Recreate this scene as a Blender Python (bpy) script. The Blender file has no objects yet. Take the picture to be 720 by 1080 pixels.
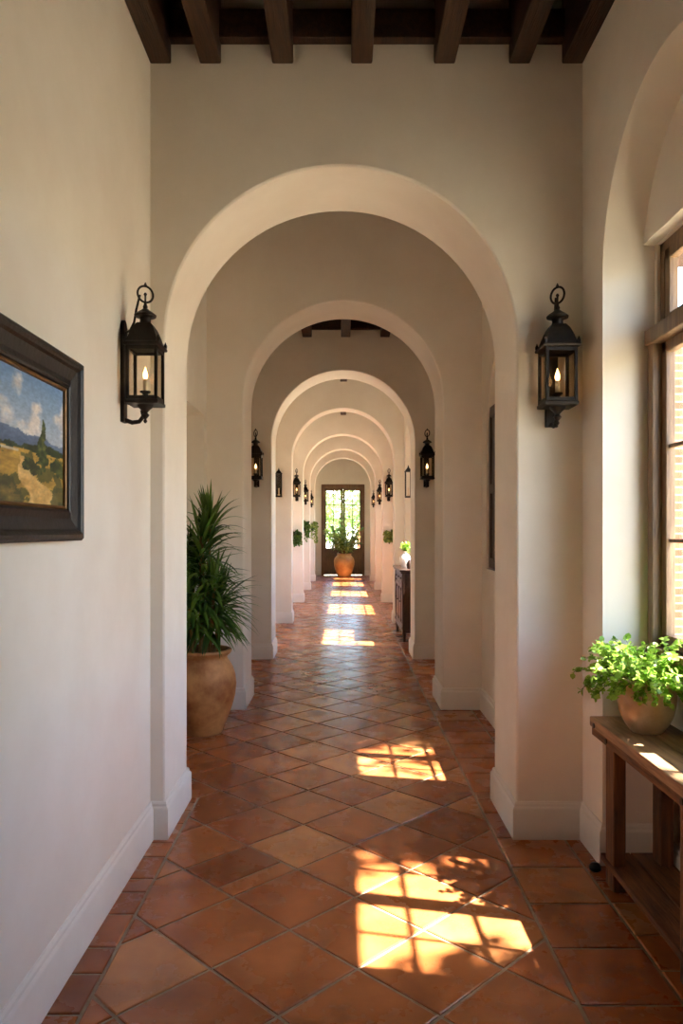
import bpy, bmesh, math, random
from mathutils import Vector, Matrix
PI = math.pi
SC = bpy.context.scene
COL = SC.collection
RND = random.Random(7)

# ------------------------------------------------------------------ helpers
def lin(c):
    c = c / 255.0
    return c / 12.92 if c <= 0.04045 else ((c + 0.055) / 1.055) ** 2.4
def rgb(r, g, b): return (lin(r), lin(g), lin(b), 1.0)

class MB:
    """collects shapes in one bmesh, then links them as one object"""
    def __init__(s): s.bm = bmesh.new()
    def face(s, vs):
        try: return s.bm.faces.new(vs)
        except ValueError: return None
    def box(s, x0, x1, y0, y1, z0, z1, M=None):
        v = [s.bm.verts.new(p) for p in ((x0,y0,z0),(x1,y0,z0),(x1,y1,z0),(x0,y1,z0),(x0,y0,z1),(x1,y0,z1),(x1,y1,z1),(x0,y1,z1))]
        if M is not None:
            for q in v: q.co = M @ q.co
        for f in ((3,2,1,0),(4,5,6,7),(0,1,5,4),(1,2,6,5),(2,3,7,6),(3,0,4,7)):
            s.face([v[i] for i in f])
        return s
    def bbox(s, x0, x1, y0, y1, z0, z1, b=0.004):
        """box with chamfered edges"""
        t = bmesh.new()
        r = bmesh.ops.create_cube(t, size=1)
        for v in t.verts:
            v.co = Vector(((x0+x1)/2 + v.co.x*(x1-x0), (y0+y1)/2 + v.co.y*(y1-y0), (z0+z1)/2 + v.co.z*(z1-z0)))
        bmesh.ops.bevel(t, geom=list(t.edges), offset=b, segments=2, affect='EDGES', profile=0.5)
        return s.join(t)
    def join(s, t, M=None):
        m = {}
        for v in t.verts: m[v] = s.bm.verts.new(M @ v.co if M is not None else v.co)
        for f in t.faces: s.face([m[v] for v in f.verts])
        t.free(); return s
    def prism(s, pts, axis, a, b):
        """pts: 2D outline; axis 'x': pts are (y,z); 'y': (x,z); 'z': (x,y)"""
        def P(p, t):
            return {'x': (t, p[0], p[1]), 'y': (p[0], t, p[1]), 'z': (p[0], p[1], t)}[axis]
        A = [s.bm.verts.new(P(p, a)) for p in pts]; B = [s.bm.verts.new(P(p, b)) for p in pts]
        n = len(pts)
        s.face(A[::-1]); s.face(B)
        for i in range(n): s.face([A[i], A[(i+1)%n], B[(i+1)%n], B[i]])
        return s
    def lathe(s, prof, seg=24, c=(0,0,0), square=False, rot=0.0, close=False):
        """prof: (radius, z) list"""
        rings = []
        for r, z in prof:
            ring = []
            for k in range(seg):
                a = 2*PI*k/seg + rot
                ring.append(s.bm.verts.new((c[0]+r*math.cos(a), c[1]+r*math.sin(a), c[2]+z)))
            rings.append(ring)
        for i in range(len(rings)-1):
            for k in range(seg):
                k2 = (k+1) % seg
                s.face([rings[i][k], rings[i][k2], rings[i+1][k2], rings[i+1][k]])
        if not close:
            s.face(rings[0][::-1]); s.face(rings[-1])
        return s
    def tube(s, pts, r, seg=8, closed=False):
        pts = [Vector(p) for p in pts]; n = len(pts); rings = []
        rr = r if isinstance(r, (list, tuple)) else [r]*n
        up = None
        for i in range(n):
            if closed: d = pts[(i+1)%n] - pts[i-1]
            else: d = pts[min(i+1,n-1)] - pts[max(i-1,0)]
            d = d.normalized() if d.length > 1e-9 else Vector((0,0,1))
            if up is None: up = d.orthogonal().normalized()
            up = (up - d*up.dot(d))
            up = up.normalized() if up.length > 1e-6 else d.orthogonal().normalized()
            w = d.cross(up)
            rings.append([s.bm.verts.new(pts[i] + (up*math.cos(2*PI*k/seg) + w*math.sin(2*PI*k/seg))*rr[i]) for k in range(seg)])
        m = n if closed else n-1
        for i in range(m):
            A, B = rings[i], rings[(i+1)%n]
            for k in range(seg): s.face([A[k], A[(k+1)%seg], B[(k+1)%seg], B[k]])
        if not closed:
            s.face(rings[0][::-1]); s.face(rings[-1])
        return s
    def build(s, name, mat, parent=None, smooth=None, bevel=None, recalc=True, loc=None):
        if recalc: bmesh.ops.recalc_face_normals(s.bm, faces=list(s.bm.faces))
        me = bpy.data.meshes.new(name); s.bm.to_mesh(me); s.bm.free()
        o = bpy.data.objects.new(name, me); COL.objects.link(o)
        if mat is not None: me.materials.append(mat)
        if smooth is not None:
            me.shade_smooth()
            if smooth < 180: me.set_sharp_from_angle(angle=math.radians(smooth))
        if bevel:
            b = o.modifiers.new('bevel', 'BEVEL'); b.width = bevel; b.segments = 2; b.limit_method = 'ANGLE'; b.angle_limit = math.radians(50)
        if parent is not None: o.parent = parent
        if loc is not None: o.location = loc
        return o

def thing(name, label, cat, loc=(0,0,0), rz=0.0, group=None, sc=1.0):
    o = bpy.data.objects.new(name, None); COL.objects.link(o); o.empty_display_size = 0.1
    o.location = loc; o.rotation_euler = (0,0,rz); o.scale = (sc,)*3
    tag(o, label, cat, group); return o
def tag(o, label, cat, group=None):
    o['label'] = label; o['category'] = cat
    if group: o['group'] = group
    return o
def structure(o): o['kind'] = 'structure'; return o
def copy_tree(o, parent=None):
    kids = [c for c in bpy.data.objects if c.parent == o]
    c = o.copy(); COL.objects.link(c)
    if parent is not None: c.parent = parent
    for k in kids: copy_tree(k, c)
    return c
def place(src, loc, rz, label, group=None, sc=1.0):
    c = copy_tree(src); c.location = loc; c.rotation_euler = (0,0,rz); c.scale = (sc,)*3; c['label'] = label
    if group: c['group'] = group
    return c

# ------------------------------------------------------------------ materials
def nodes(name):
    m = bpy.data.materials.new(name); m.use_nodes = True
    nt = m.node_tree; p = nt.nodes['Principled BSDF']
    return m, nt, p
def mat(name, c1, c2=None, scale=4.0, rough=0.6, rough2=None, metal=0.0, bump=0.0, bscale=40.0, stretch=None, spec=0.5, detail=5.0, lo=0.35, hi=0.65, coat=0.0):
    m, nt, p = nodes(name); L = nt.links.new
    p.inputs['Roughness'].default_value = rough; p.inputs['Metallic'].default_value = metal
    p.inputs['Specular IOR Level'].default_value = spec
    p.inputs['Coat Weight'].default_value = coat
    tc = nt.nodes.new('ShaderNodeTexCoord'); src = tc.outputs['Object']
    if stretch:
        mp = nt.nodes.new('ShaderNodeMapping'); mp.inputs['Scale'].default_value = stretch; L(src, mp.inputs['Vector']); src = mp.outputs['Vector']
    if c2 is None: p.inputs['Base Color'].default_value = c1
    else:
        n = nt.nodes.new('ShaderNodeTexNoise'); n.inputs['Scale'].default_value = scale; n.inputs['Detail'].default_value = detail; n.inputs['Roughness'].default_value = .6
        L(src, n.inputs['Vector'])
        r = nt.nodes.new('ShaderNodeValToRGB'); r.color_ramp.elements[0].color = c1; r.color_ramp.elements[1].color = c2
        r.color_ramp.elements[0].position = lo; r.color_ramp.elements[1].position = hi
        L(n.outputs['Fac'], r.inputs['Fac']); L(r.outputs['Color'], p.inputs['Base Color'])
        if rough2 is not None:
            mr = nt.nodes.new('ShaderNodeMapRange'); mr.inputs['To Min'].default_value = rough; mr.inputs['To Max'].default_value = rough2
            mr.inputs['From Min'].default_value = .3; mr.inputs['From Max'].default_value = .7
            L(n.outputs['Fac'], mr.inputs['Value']); L(mr.outputs['Result'], p.inputs['Roughness'])
    if bump:
        b = nt.nodes.new('ShaderNodeTexNoise'); b.inputs['Scale'].default_value = bscale; b.inputs['Detail'].default_value = 4
        L(src, b.inputs['Vector'])
        bp = nt.nodes.new('ShaderNodeBump'); bp.inputs['Strength'].default_value = bump; bp.inputs['Distance'].default_value = .01
        L(b.outputs['Fac'], bp.inputs['Height']); L(bp.outputs['Normal'], p.inputs['Normal'])
    return m
def leaf_mat(name, c1, c2, trans=0.35, rough=0.45):
    m, nt, p = nodes(name); L = nt.links.new
    g = nt.nodes.new('ShaderNodeNewGeometry')
    r = nt.nodes.new('ShaderNodeValToRGB'); r.color_ramp.elements[0].color = c1; r.color_ramp.elements[1].color = c2
    L(g.outputs['Random Per Island'], r.inputs['Fac']); L(r.outputs['Color'], p.inputs['Base Color'])
    p.inputs['Roughness'].default_value = rough
    t = nt.nodes.new('ShaderNodeBsdfTranslucent'); L(r.outputs['Color'], t.inputs['Color'])
    mx = nt.nodes.new('ShaderNodeMixShader'); mx.inputs['Fac'].default_value = trans
    L(p.outputs['BSDF'], mx.inputs[1]); L(t.outputs['BSDF'], mx.inputs[2])
    L(mx.outputs['Shader'], nt.nodes['Material Output'].inputs['Surface'])
    return m
def thin_glass(name, tint=(1,1,1,1), refl=1.0):
    m, nt, p = nodes(name); nt.nodes.remove(p); L = nt.links.new
    tr = nt.nodes.new('ShaderNodeBsdfTransparent'); tr.inputs['Color'].default_value = tint
    gl = nt.nodes.new('ShaderNodeBsdfGlossy'); gl.inputs['Roughness'].default_value = .02
    fr = nt.nodes.new('ShaderNodeLayerWeight')
    pw = nt.nodes.new('ShaderNodeMath'); pw.operation = 'POWER'; pw.inputs[1].default_value = 4.0
    mu = nt.nodes.new('ShaderNodeMath'); mu.operation = 'MULTIPLY_ADD'; mu.inputs[1].default_value = .85*refl; mu.inputs[2].default_value = .04*refl
    L(fr.outputs['Facing'], pw.inputs[0]); L(pw.outputs[0], mu.inputs[0])
    mx = nt.nodes.new('ShaderNodeMixShader')
    L(mu.outputs[0], mx.inputs['Fac']); L(tr.outputs[0], mx.inputs[1]); L(gl.outputs[0], mx.inputs[2])
    L(mx.outputs[0], nt.nodes['Material Output'].inputs['Surface'])
    return m
def emit(name, col, s):
    m, nt, p = nodes(name)
    p.inputs['Base Color'].default_value = col; p.inputs['Emission Color'].default_value = col; p.inputs['Emission Strength'].default_value = s
    return m
def tile_mat():
    m, nt, p = nodes('terracotta_tile'); L = nt.links.new
    g = nt.nodes.new('ShaderNodeNewGeometry'); tc = nt.nodes.new('ShaderNodeTexCoord')
    cr = nt.nodes.new('ShaderNodeValToRGB'); e = cr.color_ramp.elements
    e[0].position = 0; e[0].color = rgb(138, 76, 42); e[1].position = 1; e[1].color = rgb(184, 124, 76)
    for pos, c in ((.25, rgb(162, 90, 48)), (.5, rgb(174, 106, 60)), (.75, rgb(150, 80, 42))):
        q = e.new(pos); q.color = c
    L(g.outputs['Random Per Island'], cr.inputs['Fac'])
    # each tile gets its own piece of the mottling
    ml = nt.nodes.new('ShaderNodeVectorMath'); ml.operation = 'SCALE'; ml.inputs[0].default_value = (31, 17, 5)
    L(g.outputs['Random Per Island'], ml.inputs['Scale'])
    ad = nt.nodes.new('ShaderNodeVectorMath'); ad.operation = 'ADD'
    L(tc.outputs['Object'], ad.inputs[0]); L(ml.outputs[0], ad.inputs[1])
    n1 = nt.nodes.new('ShaderNodeTexNoise'); n1.inputs['Scale'].default_value = 4.5; n1.inputs['Detail'].default_value = 5; n1.inputs['Roughness'].default_value = .6
    L(ad.outputs[0], n1.inputs['Vector'])
    r1 = nt.nodes.new('ShaderNodeValToRGB'); r1.color_ramp.elements[0].position = .2; r1.color_ramp.elements[1].position = .8
    r1.color_ramp.elements[0].color = (.5, .4, .34, 1); r1.color_ramp.elements[1].color = (1.3, 1.34, 1.34, 1)
    L(n1.outputs['Fac'], r1.inputs['Fac'])
    mx = nt.nodes.new('ShaderNodeMix'); mx.data_type = 'RGBA'; mx.blend_type = 'MULTIPLY'; mx.inputs['Factor'].default_value = 1
    L(cr.outputs['Color'], mx.inputs['A']); L(r1.outputs['Color'], mx.inputs['B']); L(mx.outputs['Result'], p.inputs['Base Color'])
    mr = nt.nodes.new('ShaderNodeMapRange'); mr.inputs['From Min'].default_value = .3; mr.inputs['From Max'].default_value = .7
    mr.inputs['To Min'].default_value = .31; mr.inputs['To Max'].default_value = .23
    L(n1.outputs['Fac'], mr.inputs['Value']); L(mr.outputs['Result'], p.inputs['Roughness'])
    n2 = nt.nodes.new('ShaderNodeTexNoise'); n2.inputs['Scale'].default_value = 7; n2.inputs['Detail'].default_value = 3
    L(ad.outputs[0], n2.inputs['Vector'])
    b = nt.nodes.new('ShaderNodeBump'); b.inputs['Strength'].default_value = .2; b.inputs['Distance'].default_value = .01
    L(n2.outputs['Fac'], b.inputs['Height']); L(b.outputs['Normal'], p.inputs['Normal'])
    p.inputs['Specular IOR Level'].default_value = .5
    return m
def brick_mat():
    m, nt, p = nodes('brick'); L = nt.links.new
    tc = nt.nodes.new('ShaderNodeTexCoord'); mp = nt.nodes.new('ShaderNodeMapping'); mp.inputs['Rotation'].default_value = (PI/2, 0, 0)
    b = nt.nodes.new('ShaderNodeTexBrick'); b.inputs['Scale'].default_value = 1.0
    b.inputs['Brick Width'].default_value = .22; b.inputs['Row Height'].default_value = .075; b.inputs['Mortar Size'].default_value = .008
    b.inputs['Color1'].default_value = rgb(116, 66, 44); b.inputs['Color2'].default_value = rgb(146, 92, 64); b.inputs['Mortar'].default_value = rgb(140, 128, 112)
    L(tc.outputs['Object'], mp.inputs['Vector']); L(mp.outputs['Vector'], b.inputs['Vector']); L(b.outputs['Color'], p.inputs['Base Color'])
    p.inputs['Roughness'].default_value = .9
    return m

M = {}
M['plaster'] = mat('plaster', rgb(229, 220, 204), rgb(237, 230, 216), scale=1.6, rough=.88, bump=.12, bscale=7, spec=.25)
M['skirting'] = mat('skirting_plaster', rgb(229, 222, 210), rgb(236, 230, 219), scale=3, rough=.6, spec=.35)
M['tile'] = tile_mat()
M['grout'] = mat('grout', rgb(136, 116, 94), rgb(160, 140, 116), scale=30, rough=.9)
M['beam'] = mat('dark_beam', rgb(38, 22, 12), rgb(68, 42, 24), scale=7, rough=.6, bump=.4, bscale=20, stretch=(6, .5, 6))
M['board'] = mat('dark_boards', rgb(26, 17, 11), rgb(44, 29, 19), scale=6, rough=.75, stretch=(.5, 6, 6))
M['iron'] = mat('dark_iron', rgb(30, 26, 22), rgb(44, 37, 30), scale=18, rough=.45, metal=.6, bump=.15, bscale=60)
M['glass'] = thin_glass('window_glass')
M['lantern_glass'] = thin_glass('lantern_glass', (.96, .93, .88, 1), .4)
M['candle'] = mat('candle_sleeve', rgb(222, 205, 172), rough=.6)
M['flame'] = emit('flame_bulb', (1.0, .58, .24, 1), 9)
M['winwood'] = mat('window_wood', rgb(104, 80, 56), rgb(138, 110, 80), scale=5, rough=.5, bump=.2, bscale=15, stretch=(8, 8, .7))
M['doorwood'] = mat('door_wood', rgb(106, 78, 52), rgb(134, 102, 70), scale=5, rough=.5, stretch=(8, 8, .7))
M['table'] = mat('rustic_wood', rgb(66, 40, 22), rgb(128, 84, 48), scale=5, rough=.55, bump=.5, bscale=14, stretch=(8, .8, 8))
M['tableleg'] = mat('rustic_wood_leg', rgb(66, 40, 22), rgb(122, 80, 46), scale=5, rough=.55, bump=.5, bscale=14, stretch=(8, 8, .8))
M['tabletop'] = mat('rustic_wood_top', rgb(120, 90, 64), rgb(170, 134, 98), scale=5, rough=.5, bump=.4, bscale=14, stretch=(9, .8, 8))
M['dark_wood'] = mat('console_wood', rgb(34, 18, 11), rgb(58, 32, 20), scale=5, rough=.35, stretch=(6, 6, .8))
M['frame'] = mat('frame_black', rgb(20, 16, 13), rgb(36, 28, 22), scale=9, rough=.5, bump=.2, bscale=40)
M['gold'] = mat('frame_gold', rgb(96, 66, 32), rgb(128, 92, 48), scale=20, rough=.4, metal=.5)
M['soil'] = mat('soil', rgb(40, 28, 20), rgb(64, 46, 32), scale=40, rough=1, bump=1, bscale=60)
M['pot'] = mat('aged_clay', rgb(138, 78, 34), rgb(200, 146, 86), scale=4.5, rough=.62, bump=.25, bscale=14, detail=8)
M['pot_end'] = mat('ochre_clay', rgb(152, 102, 46), rgb(190, 138, 70), scale=4, rough=.5, detail=6)
M['bowl'] = mat('buff_pottery', rgb(178, 146, 108), rgb(212, 184, 146), scale=6, rough=.3, bump=.1, bscale=20, detail=7, coat=.3)
M['white_pot'] = mat('white_glaze', rgb(226, 220, 210), rgb(238, 232, 224), scale=6, rough=.3)
M['leaf_dark'] = leaf_mat('strap_leaf', rgb(48, 78, 24), rgb(106, 138, 52), .3, .42)
M['leaf_lime'] = leaf_mat('herb_leaf', rgb(100, 146, 40), rgb(180, 208, 92), .4, .5)
M['leaf_mid'] = leaf_mat('shrub_leaf', rgb(92, 124, 54), rgb(180, 192, 100), .55)
M['leaf_tree'] = leaf_mat('tree_leaf', rgb(96, 124, 62), rgb(160, 178, 108), .4)
M['stem'] = mat('stem', rgb(112, 84, 42), rgb(150, 118, 66), scale=14, rough=.8, bump=.6, bscale=30)
M['green_stem'] = mat('green_stem', rgb(78, 104, 40), rgb(110, 132, 60), scale=14, rough=.7)
M['bark'] = mat('bark', rgb(84, 66, 50), rgb(120, 98, 76), scale=8, rough=.95, bump=.8, bscale=14)
M['brick'] = brick_mat()
M['ground'] = mat('garden_ground', rgb(150, 140, 118), rgb(176, 166, 142), scale=2, rough=1)
M['lawn'] = mat('lawn', rgb(92, 116, 54), rgb(130, 148, 82), scale=8, rough=1)
M['terrace'] = mat('terracotta_render', rgb(176, 104, 66), rgb(196, 124, 84), scale=3, rough=.9)

# ------------------------------------------------------------------ layout
XL1, XL, XR, XR4 = -1.0, -1.216, 1.25, 1.07     # left wall (first bay / others), right wall (most bays / fourth bay)
XO = 1.56                                        # outer face of the right wall
HW = 5.2                                         # wall height
ARCH = [  # front, back, left edge, right edge, top of the arch
    (3.90, 4.46, -.925, .905, 3.50),
    (6.72, 7.30, -.885, .900, 3.66),
    (9.36, 9.92, -.885, .900, 3.61),
    (13.0, 13.4, -.885, .900, 3.73),
    (16.8, 17.15, -.885, .900, 3.77),
    (20.4, 20.75, -.885, .900, 3.83),
    (23.9, 24.25, -.885, .900, 3.93)]
YEND, YBACK = 27.0, -3.0

def arc_outline(x0, x1, o0, o1, top, H, n=44):
    """an inverted U: rectangle x0..x1 x 0..H with a round-headed opening o0..o1 cut up from the floor"""
    R = (o1-o0)/2; c = (o0+o1)/2; sp = top - R
    pts = [(x0, 0), (o0, 0)]
    for k in range(n+1):
        a = PI - PI*k/n
        pts.append((c + R*math.cos(a), sp + R*math.sin(a)))
    pts += [(o1, 0), (x1, 0), (x1, H), (x0, H)]
    return pts

for y0, y1, o0, o1, top in ARCH:
    w = MB().prism(arc_outline(-1.4, 1.4, o0, o1, top, HW), 'y', y0, y1)
    structure(w.build('wall_arch', M['plaster'], smooth=30, bevel=.012))

# left wall, with the low alcove of the second bay
w = MB()
w.box(XL1-.4, XL1, YBACK, 4.2, 0, HW)
AL0, AL1, ALZ = 4.9, 6.57, 2.62
w.box(XL-.7, XL, 4.2, AL0, 0, HW); w.box(XL-.7, XL, AL1, YEND+.3, 0, HW); w.box(XL-.7, XL, AL0, AL1, ALZ, HW)
w.box(XL-.9, XL-.55, AL0-.1, AL1+.1, 0, HW)
structure(w.build('wall_left', M['plaster']))

# right wall: bays with arched niches and windows.  niche: (y0, y1, top, floor of niche, x_mid, x_win, lintel, window rect)
def rects_minus(b, x0, x1, y0, y1, z0, z1, hole):
    hy0, hy1, hz0, hz1 = hole
    if hy0 > y0: b.box(x0, x1, y0, hy0, z0, z1)
    if hy1 < y1: b.box(x0, x1, hy1, y1, z0, z1)
    if hz0 > z0: b.box(x0, x1, hy0, hy1, z0, hz0)
    if hz1 < z1: b.box(x0, x1, hy0, hy1, hz1, z1)
BAYS = [ # y0, y1, x inner, niche y0, y1, niche top, niche floor, x mid, x win, lintel, window (y0,y1,z0,z1)
    (.95, 4.2, XR, 2.28, 3.60, 3.50, 0, 1.44, 1.50, 2.97, (2.33, 3.575, 1.0, 2.965)),
    (4.2, 7.0, XR, 4.50, 6.50, 3.30, .94, 1.37, 1.40, 2.66, (4.52, 5.60, .95, 2.36)),
    (9.6, 13.2, XR4, 10.0, 12.8, 3.9, 1.0, 1.34, 1.40, 3.1, (10.1, 11.9, 1.1, 2.98)),
    (13.2, 17.0, XR, 14.0, 16.2, 3.6, 1.0, 1.40, 1.44, 3.1, (14.05, 16.1, 1.1, 2.98)),
    (17.0, 20.6, XR, 17.9, 19.8, 3.6, 1.0, 1.40, 1.44, 3.1, (17.95, 19.75, 1.1, 2.98)),
    (20.6, 24.0, XR, 21.4, 23.2, 3.6, 1.0, 1.40, 1.44, 3.1, (21.45, 23.15, 1.1, 2.98)),
    (24.0, YEND+.3, XR, 24.3, 25.2, 3.6, 1.0, 1.40, 1.44, 3.1, (24.32, 25.18, 1.1, 2.98)),
]
w = MB(); w.box(XR, XO, 7.0, 9.6, 0, HW); w.box(XR, XO, YBACK, .95, 0, HW)
for y0, y1, xi, n0, n1, nt_, nf, xm, xw, lz, win in BAYS:
    w.prism(arc_outline(y0, y1, n0, n1, nt_, HW, 40), 'x', xi, xm)
    if nf > 0: w.box(xi, xm, n0, n1, 0, nf)
    rects_minus(w, xm, xw, y0, y1, 0, HW, (n0, n1, nf if nf else 0, lz))
    rects_minus(w, xw, XO, y0, y1, 0, HW, win)
w.box(XR, 1.40, 5.95, 6.50, .94, 1.27)
structure(w.build('wall_right', M['plaster'], smooth=30))

# back wall behind the camera, end wall with the door opening
DX0, DX1, DZ = -.752, .786, 3.27
structure(MB().box(-1.4, 1.5, YBACK-.2, YBACK, 0, HW).build('wall_back', M['plaster']))
w = MB(); w.box(-1.4, DX0, YEND, YEND+.3, 0, HW); w.box(DX1, 1.5, YEND, YEND+.3, 0, HW); w.box(DX0, DX1, YEND, YEND+.3, DZ, HW)
structure(w.build('wall_end', M['plaster']))

# ceilings
for y0, y1, z in ((YBACK, 4.2, 4.42), (4.2, 7.0, 5.02), (7.0, 9.6, 4.42), (9.6, YEND+.3, 4.50)):
    b = MB(); n = int(round((y1-y0)/.2)); d = (y1-y0)/n
    for k in range(n): b.box(-1.35, 1.55, y0+k*d+.003, y0+(k+1)*d-.003, z, z+.03)
    b.box(-1.7, XO, y0, y1, z+.02, z+.14)
    structure(b.build('ceiling', M['board']))
structure(MB().box(-2.1, 2.32, YBACK-.3, 8.0, 5.2, 5.35).box(-2.1, 2.3, 8.0, YEND+.6, 5.2, 5.35).build('roof', M['board']))
# wall plates along the arch wall, behind the beam ends
structure(MB().bbox(XL1, XR, 3.84, 3.9, 4.13, 4.28, .006).build('trim_1', M['beam']))
structure(MB().bbox(XL, XR, 9.30, 9.36, 4.11, 4.24, .006).build('trim_2', M['beam']))

# ceiling beams
def beam(x, y0, y1, z0, z1, wd, label, group):
    b = MB(); b.bbox(-wd/2, wd/2, y0, y1, 0, z1-z0, .008)
    o = b.build('ceiling_beam', M['beam'], loc=(x, 0, z0)); tag(o, label, 'beam', group)
g = 'dark beams over the nearest bay'
for x, lab in ((-.945, 'dark wooden ceiling beam running along the top of the left wall'),
               (-.686, 'dark ceiling beam second from the left wall in the nearest bay'),
               (-.31, 'dark ceiling beam third from the left wall in the nearest bay'),
               (.10, 'dark ceiling beam above the crown of the nearest arch'),
               (.53, 'dark ceiling beam third from the right wall in the nearest bay'),
               (.92, 'dark ceiling beam second from the right wall in the nearest bay'),
               (1.195, 'dark wooden ceiling beam running along the top of the right wall')):
    beam(x, YBACK, 3.9, 4.03, 4.42, .11, lab, g)
g = 'brown beams seen through the second arch'
for x, lab in ((-.44, 'leftmost of three short brown beams seen through the second arch'),
               (.04, 'middle of three short brown beams seen through the second arch'),
               (.53, 'rightmost of three short brown beams seen through the second arch')):
    beam(x, 7.3, 9.36, 4.02, 4.42, .115, lab, g)
g = 'ridge beams of the far bays'
for (y0, y1, z), lab in (((9.92, 13.0, 4.19), 'end of a ridge beam just under the crown of the third arch'),
                  ((13.4, 16.8, 4.20), 'end of a ridge beam just under the crown of the fourth arch'),
                  ((17.15, 20.4, 4.20), 'end of a ridge beam just under the crown of the fifth arch'),
                  ((20.75, 23.9, 4.27), 'end of a ridge beam just under the crown of the sixth arch'),
                  ((24.25, 27.0, 4.36), 'end of a ridge beam over the last bay by the glazed door')):
    beam(.02, y0, y1, z, 4.5, .12, lab, g)

# ------------------------------------------------------------------ floor: clay tiles on a grout bed
def clip(poly, ax, v, keep_greater):
    out = []
    for i in range(len(poly)):
        a, b = poly[i], poly[(i+1) % len(poly)]
        ia = (a[ax] >= v) == keep_greater; ib = (b[ax] >= v) == keep_greater
        if ia: out.append(a)
        if ia != ib:
            t = (v - a[ax]) / (b[ax] - a[ax]); out.append((a[0]+(b[0]-a[0])*t, a[1]+(b[1]-a[1])*t))
    return out
def inset(poly, d):
    n = len(poly); out = []
    for i in range(n):
        p0, p1, p2 = Vector(poly[i-1]), Vector(poly[i]), Vector(poly[(i+1) % n])
        d1 = (p1-p0).normalized(); d2 = (p2-p1).normalized()
        n1 = Vector((-d1.y, d1.x)); n2 = Vector((-d2.y, d2.x)); k = 1 + n1.dot(n2)
        if k < .05: return None
        out.append(tuple(p1 + (n1+n2)*(d/k)))
    return out
def area(p): return sum(p[i-1][0]*p[i][1] - p[i][0]*p[i-1][1] for i in range(len(p)))/2
tiles = []
S2 = .2687; CX, CY = -.213, 3.01               # half diagonal, one known corner
def dedupe(p):
    q = []
    for a in p:
        if not q or (abs(a[0]-q[-1][0]) + abs(a[1]-q[-1][1])) > 1e-4: q.append(a)
    if len(q) > 1 and abs(q[0][0]-q[-1][0]) + abs(q[0][1]-q[-1][1]) < 1e-4: q.pop()
    return q
for zone in ((None, .80, -1.0, YEND),):
    for i in range(-140, 141):
        for j in range(-6, 8):
            for off in (0, 1):
                cx = CX + (2*j + off)*S2; cy = CY + (2*i + off)*S2 + S2
                if cy < -1.5 or cy > 28: continue
                p = [(cx, cy-S2), (cx+S2, cy), (cx, cy+S2), (cx-S2, cy)]
                parts = [p]
                if abs(cx+.4817) < .02 and abs(cy-3.547) < .02:    # one tile is pieced from a wide and a narrow bit
                    t = .3
                    A, B, C_, D = p
                    lerp = lambda u, v, s: (u[0]+(v[0]-u[0])*s, u[1]+(v[1]-u[1])*s)
                    parts = [[A, B, lerp(B, C_, t), lerp(A, D, t)], [lerp(A, D, t), lerp(B, C_, t), C_, D]]
                for q in parts:
                    q = clip(q, 0, -.865 if cy < 4.5 else -1.80, True); q = clip(q, 0, zone[1], False) if q else q
                    q = clip(q, 1, zone[2], True) if q else q; q = clip(q, 1, zone[3], False) if q else q
                    q = dedupe(q)
                    if len(q) >= 3 and area(q) > .002: tiles.append(q)
def rect(x0, x1, y0, y1): tiles.append([(x0, y0), (x1, y0), (x1, y1), (x0, y1)])
y = -1.0; k = 0
while y < 4.6:                                  # brick border along the left wall
    d = (.25, .19, .13, .23, .17)[k % 5]; k += 1
    rect(-1.06, -.865, y, min(y+d, 4.64)); y += d
y = 3.565 - .345*14
while y < YEND: rect(.80, 1.155, max(y, -1.0), y+.345); y += .345      # square border along the right wall
y = -1.03; k = 0
while y < YEND:
    d = (.26, .2, .3, .24)[k % 4]; k += 1
    rect(1.155, 1.56, y, y+d); y += d
f = MB(); rt = random.Random(3)
f.box(-1.9, 1.56, -3.2, YEND+.2, -.12, -.006)
for p in tiles:
    a = inset(p, .0070); b = inset(p, .0115)
    if not a or not b or area(b) <= 0: continue
    c = Vector((sum(q[0] for q in a)/len(a), sum(q[1] for q in a)/len(a)))
    tx, ty = rt.gauss(0, .0016), rt.gauss(0, .0016)
    hz = lambda q, z: z + max(-.002, min(.002, (q[0]-c.x)*tx + (q[1]-c.y)*ty))
    va = [f.bm.verts.new((q[0], q[1], -.0065)) for q in a]; vm = [f.bm.verts.new((q[0], q[1], hz(q, -.0025))) for q in a]
    vb = [f.bm.verts.new((q[0], q[1], hz(q, 0))) for q in b]
    n = len(a)
    for i in range(n):
        f.face([va[i], va[(i+1)%n], vm[(i+1)%n], vm[i]]); f.face([vm[i], vm[(i+1)%n], vb[(i+1)%n], vb[i]])
    fc = f.face(vb)
fl = f.build('floor', M['grout'], recalc=False); structure(fl)
fl.data.materials.append(M['tile'])
for p in fl.data.polygons:
    if p.index >= 6: p.material_index = 1
# ------------------------------------------------------------------ baseboards (mitred sweep)
def baseboard(name, path, side, mat_=None):
    """path: floor polyline on the wall face; side=+1: room lies to the left of the walking direction"""
    prof = [(0, 0), (.022, 0), (.022, .155), (.019, .163), (.013, .170), (.012, .182), (.006, .192), (0, .194)]
    b = MB(); n = len(path); rows = []
    for i in range(n):
        p = Vector(path[i])
        d1 = (p - Vector(path[i-1])).normalized() if i else None
        d2 = (Vector(path[i+1]) - p).normalized() if i < n-1 else None
        d1 = d1 or d2; d2 = d2 or d1
        n1 = Vector((-d1.y, d1.x))*side; n2 = Vector((-d2.y, d2.x))*side
        m = (n1+n2)/(1+n1.dot(n2))
        rows.append([b.bm.verts.new((p.x+m.x*o, p.y+m.y*o, z)) for o, z in prof])
    for i in range(n-1):
        for k in range(len(prof)-1): b.face([rows[i][k], rows[i+1][k], rows[i+1][k+1], rows[i][k+1]])
    b.face(rows[0]); b.face(rows[-1])
    return structure(b.build(name, M['skirting'], smooth=25))
A = ARCH
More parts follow.
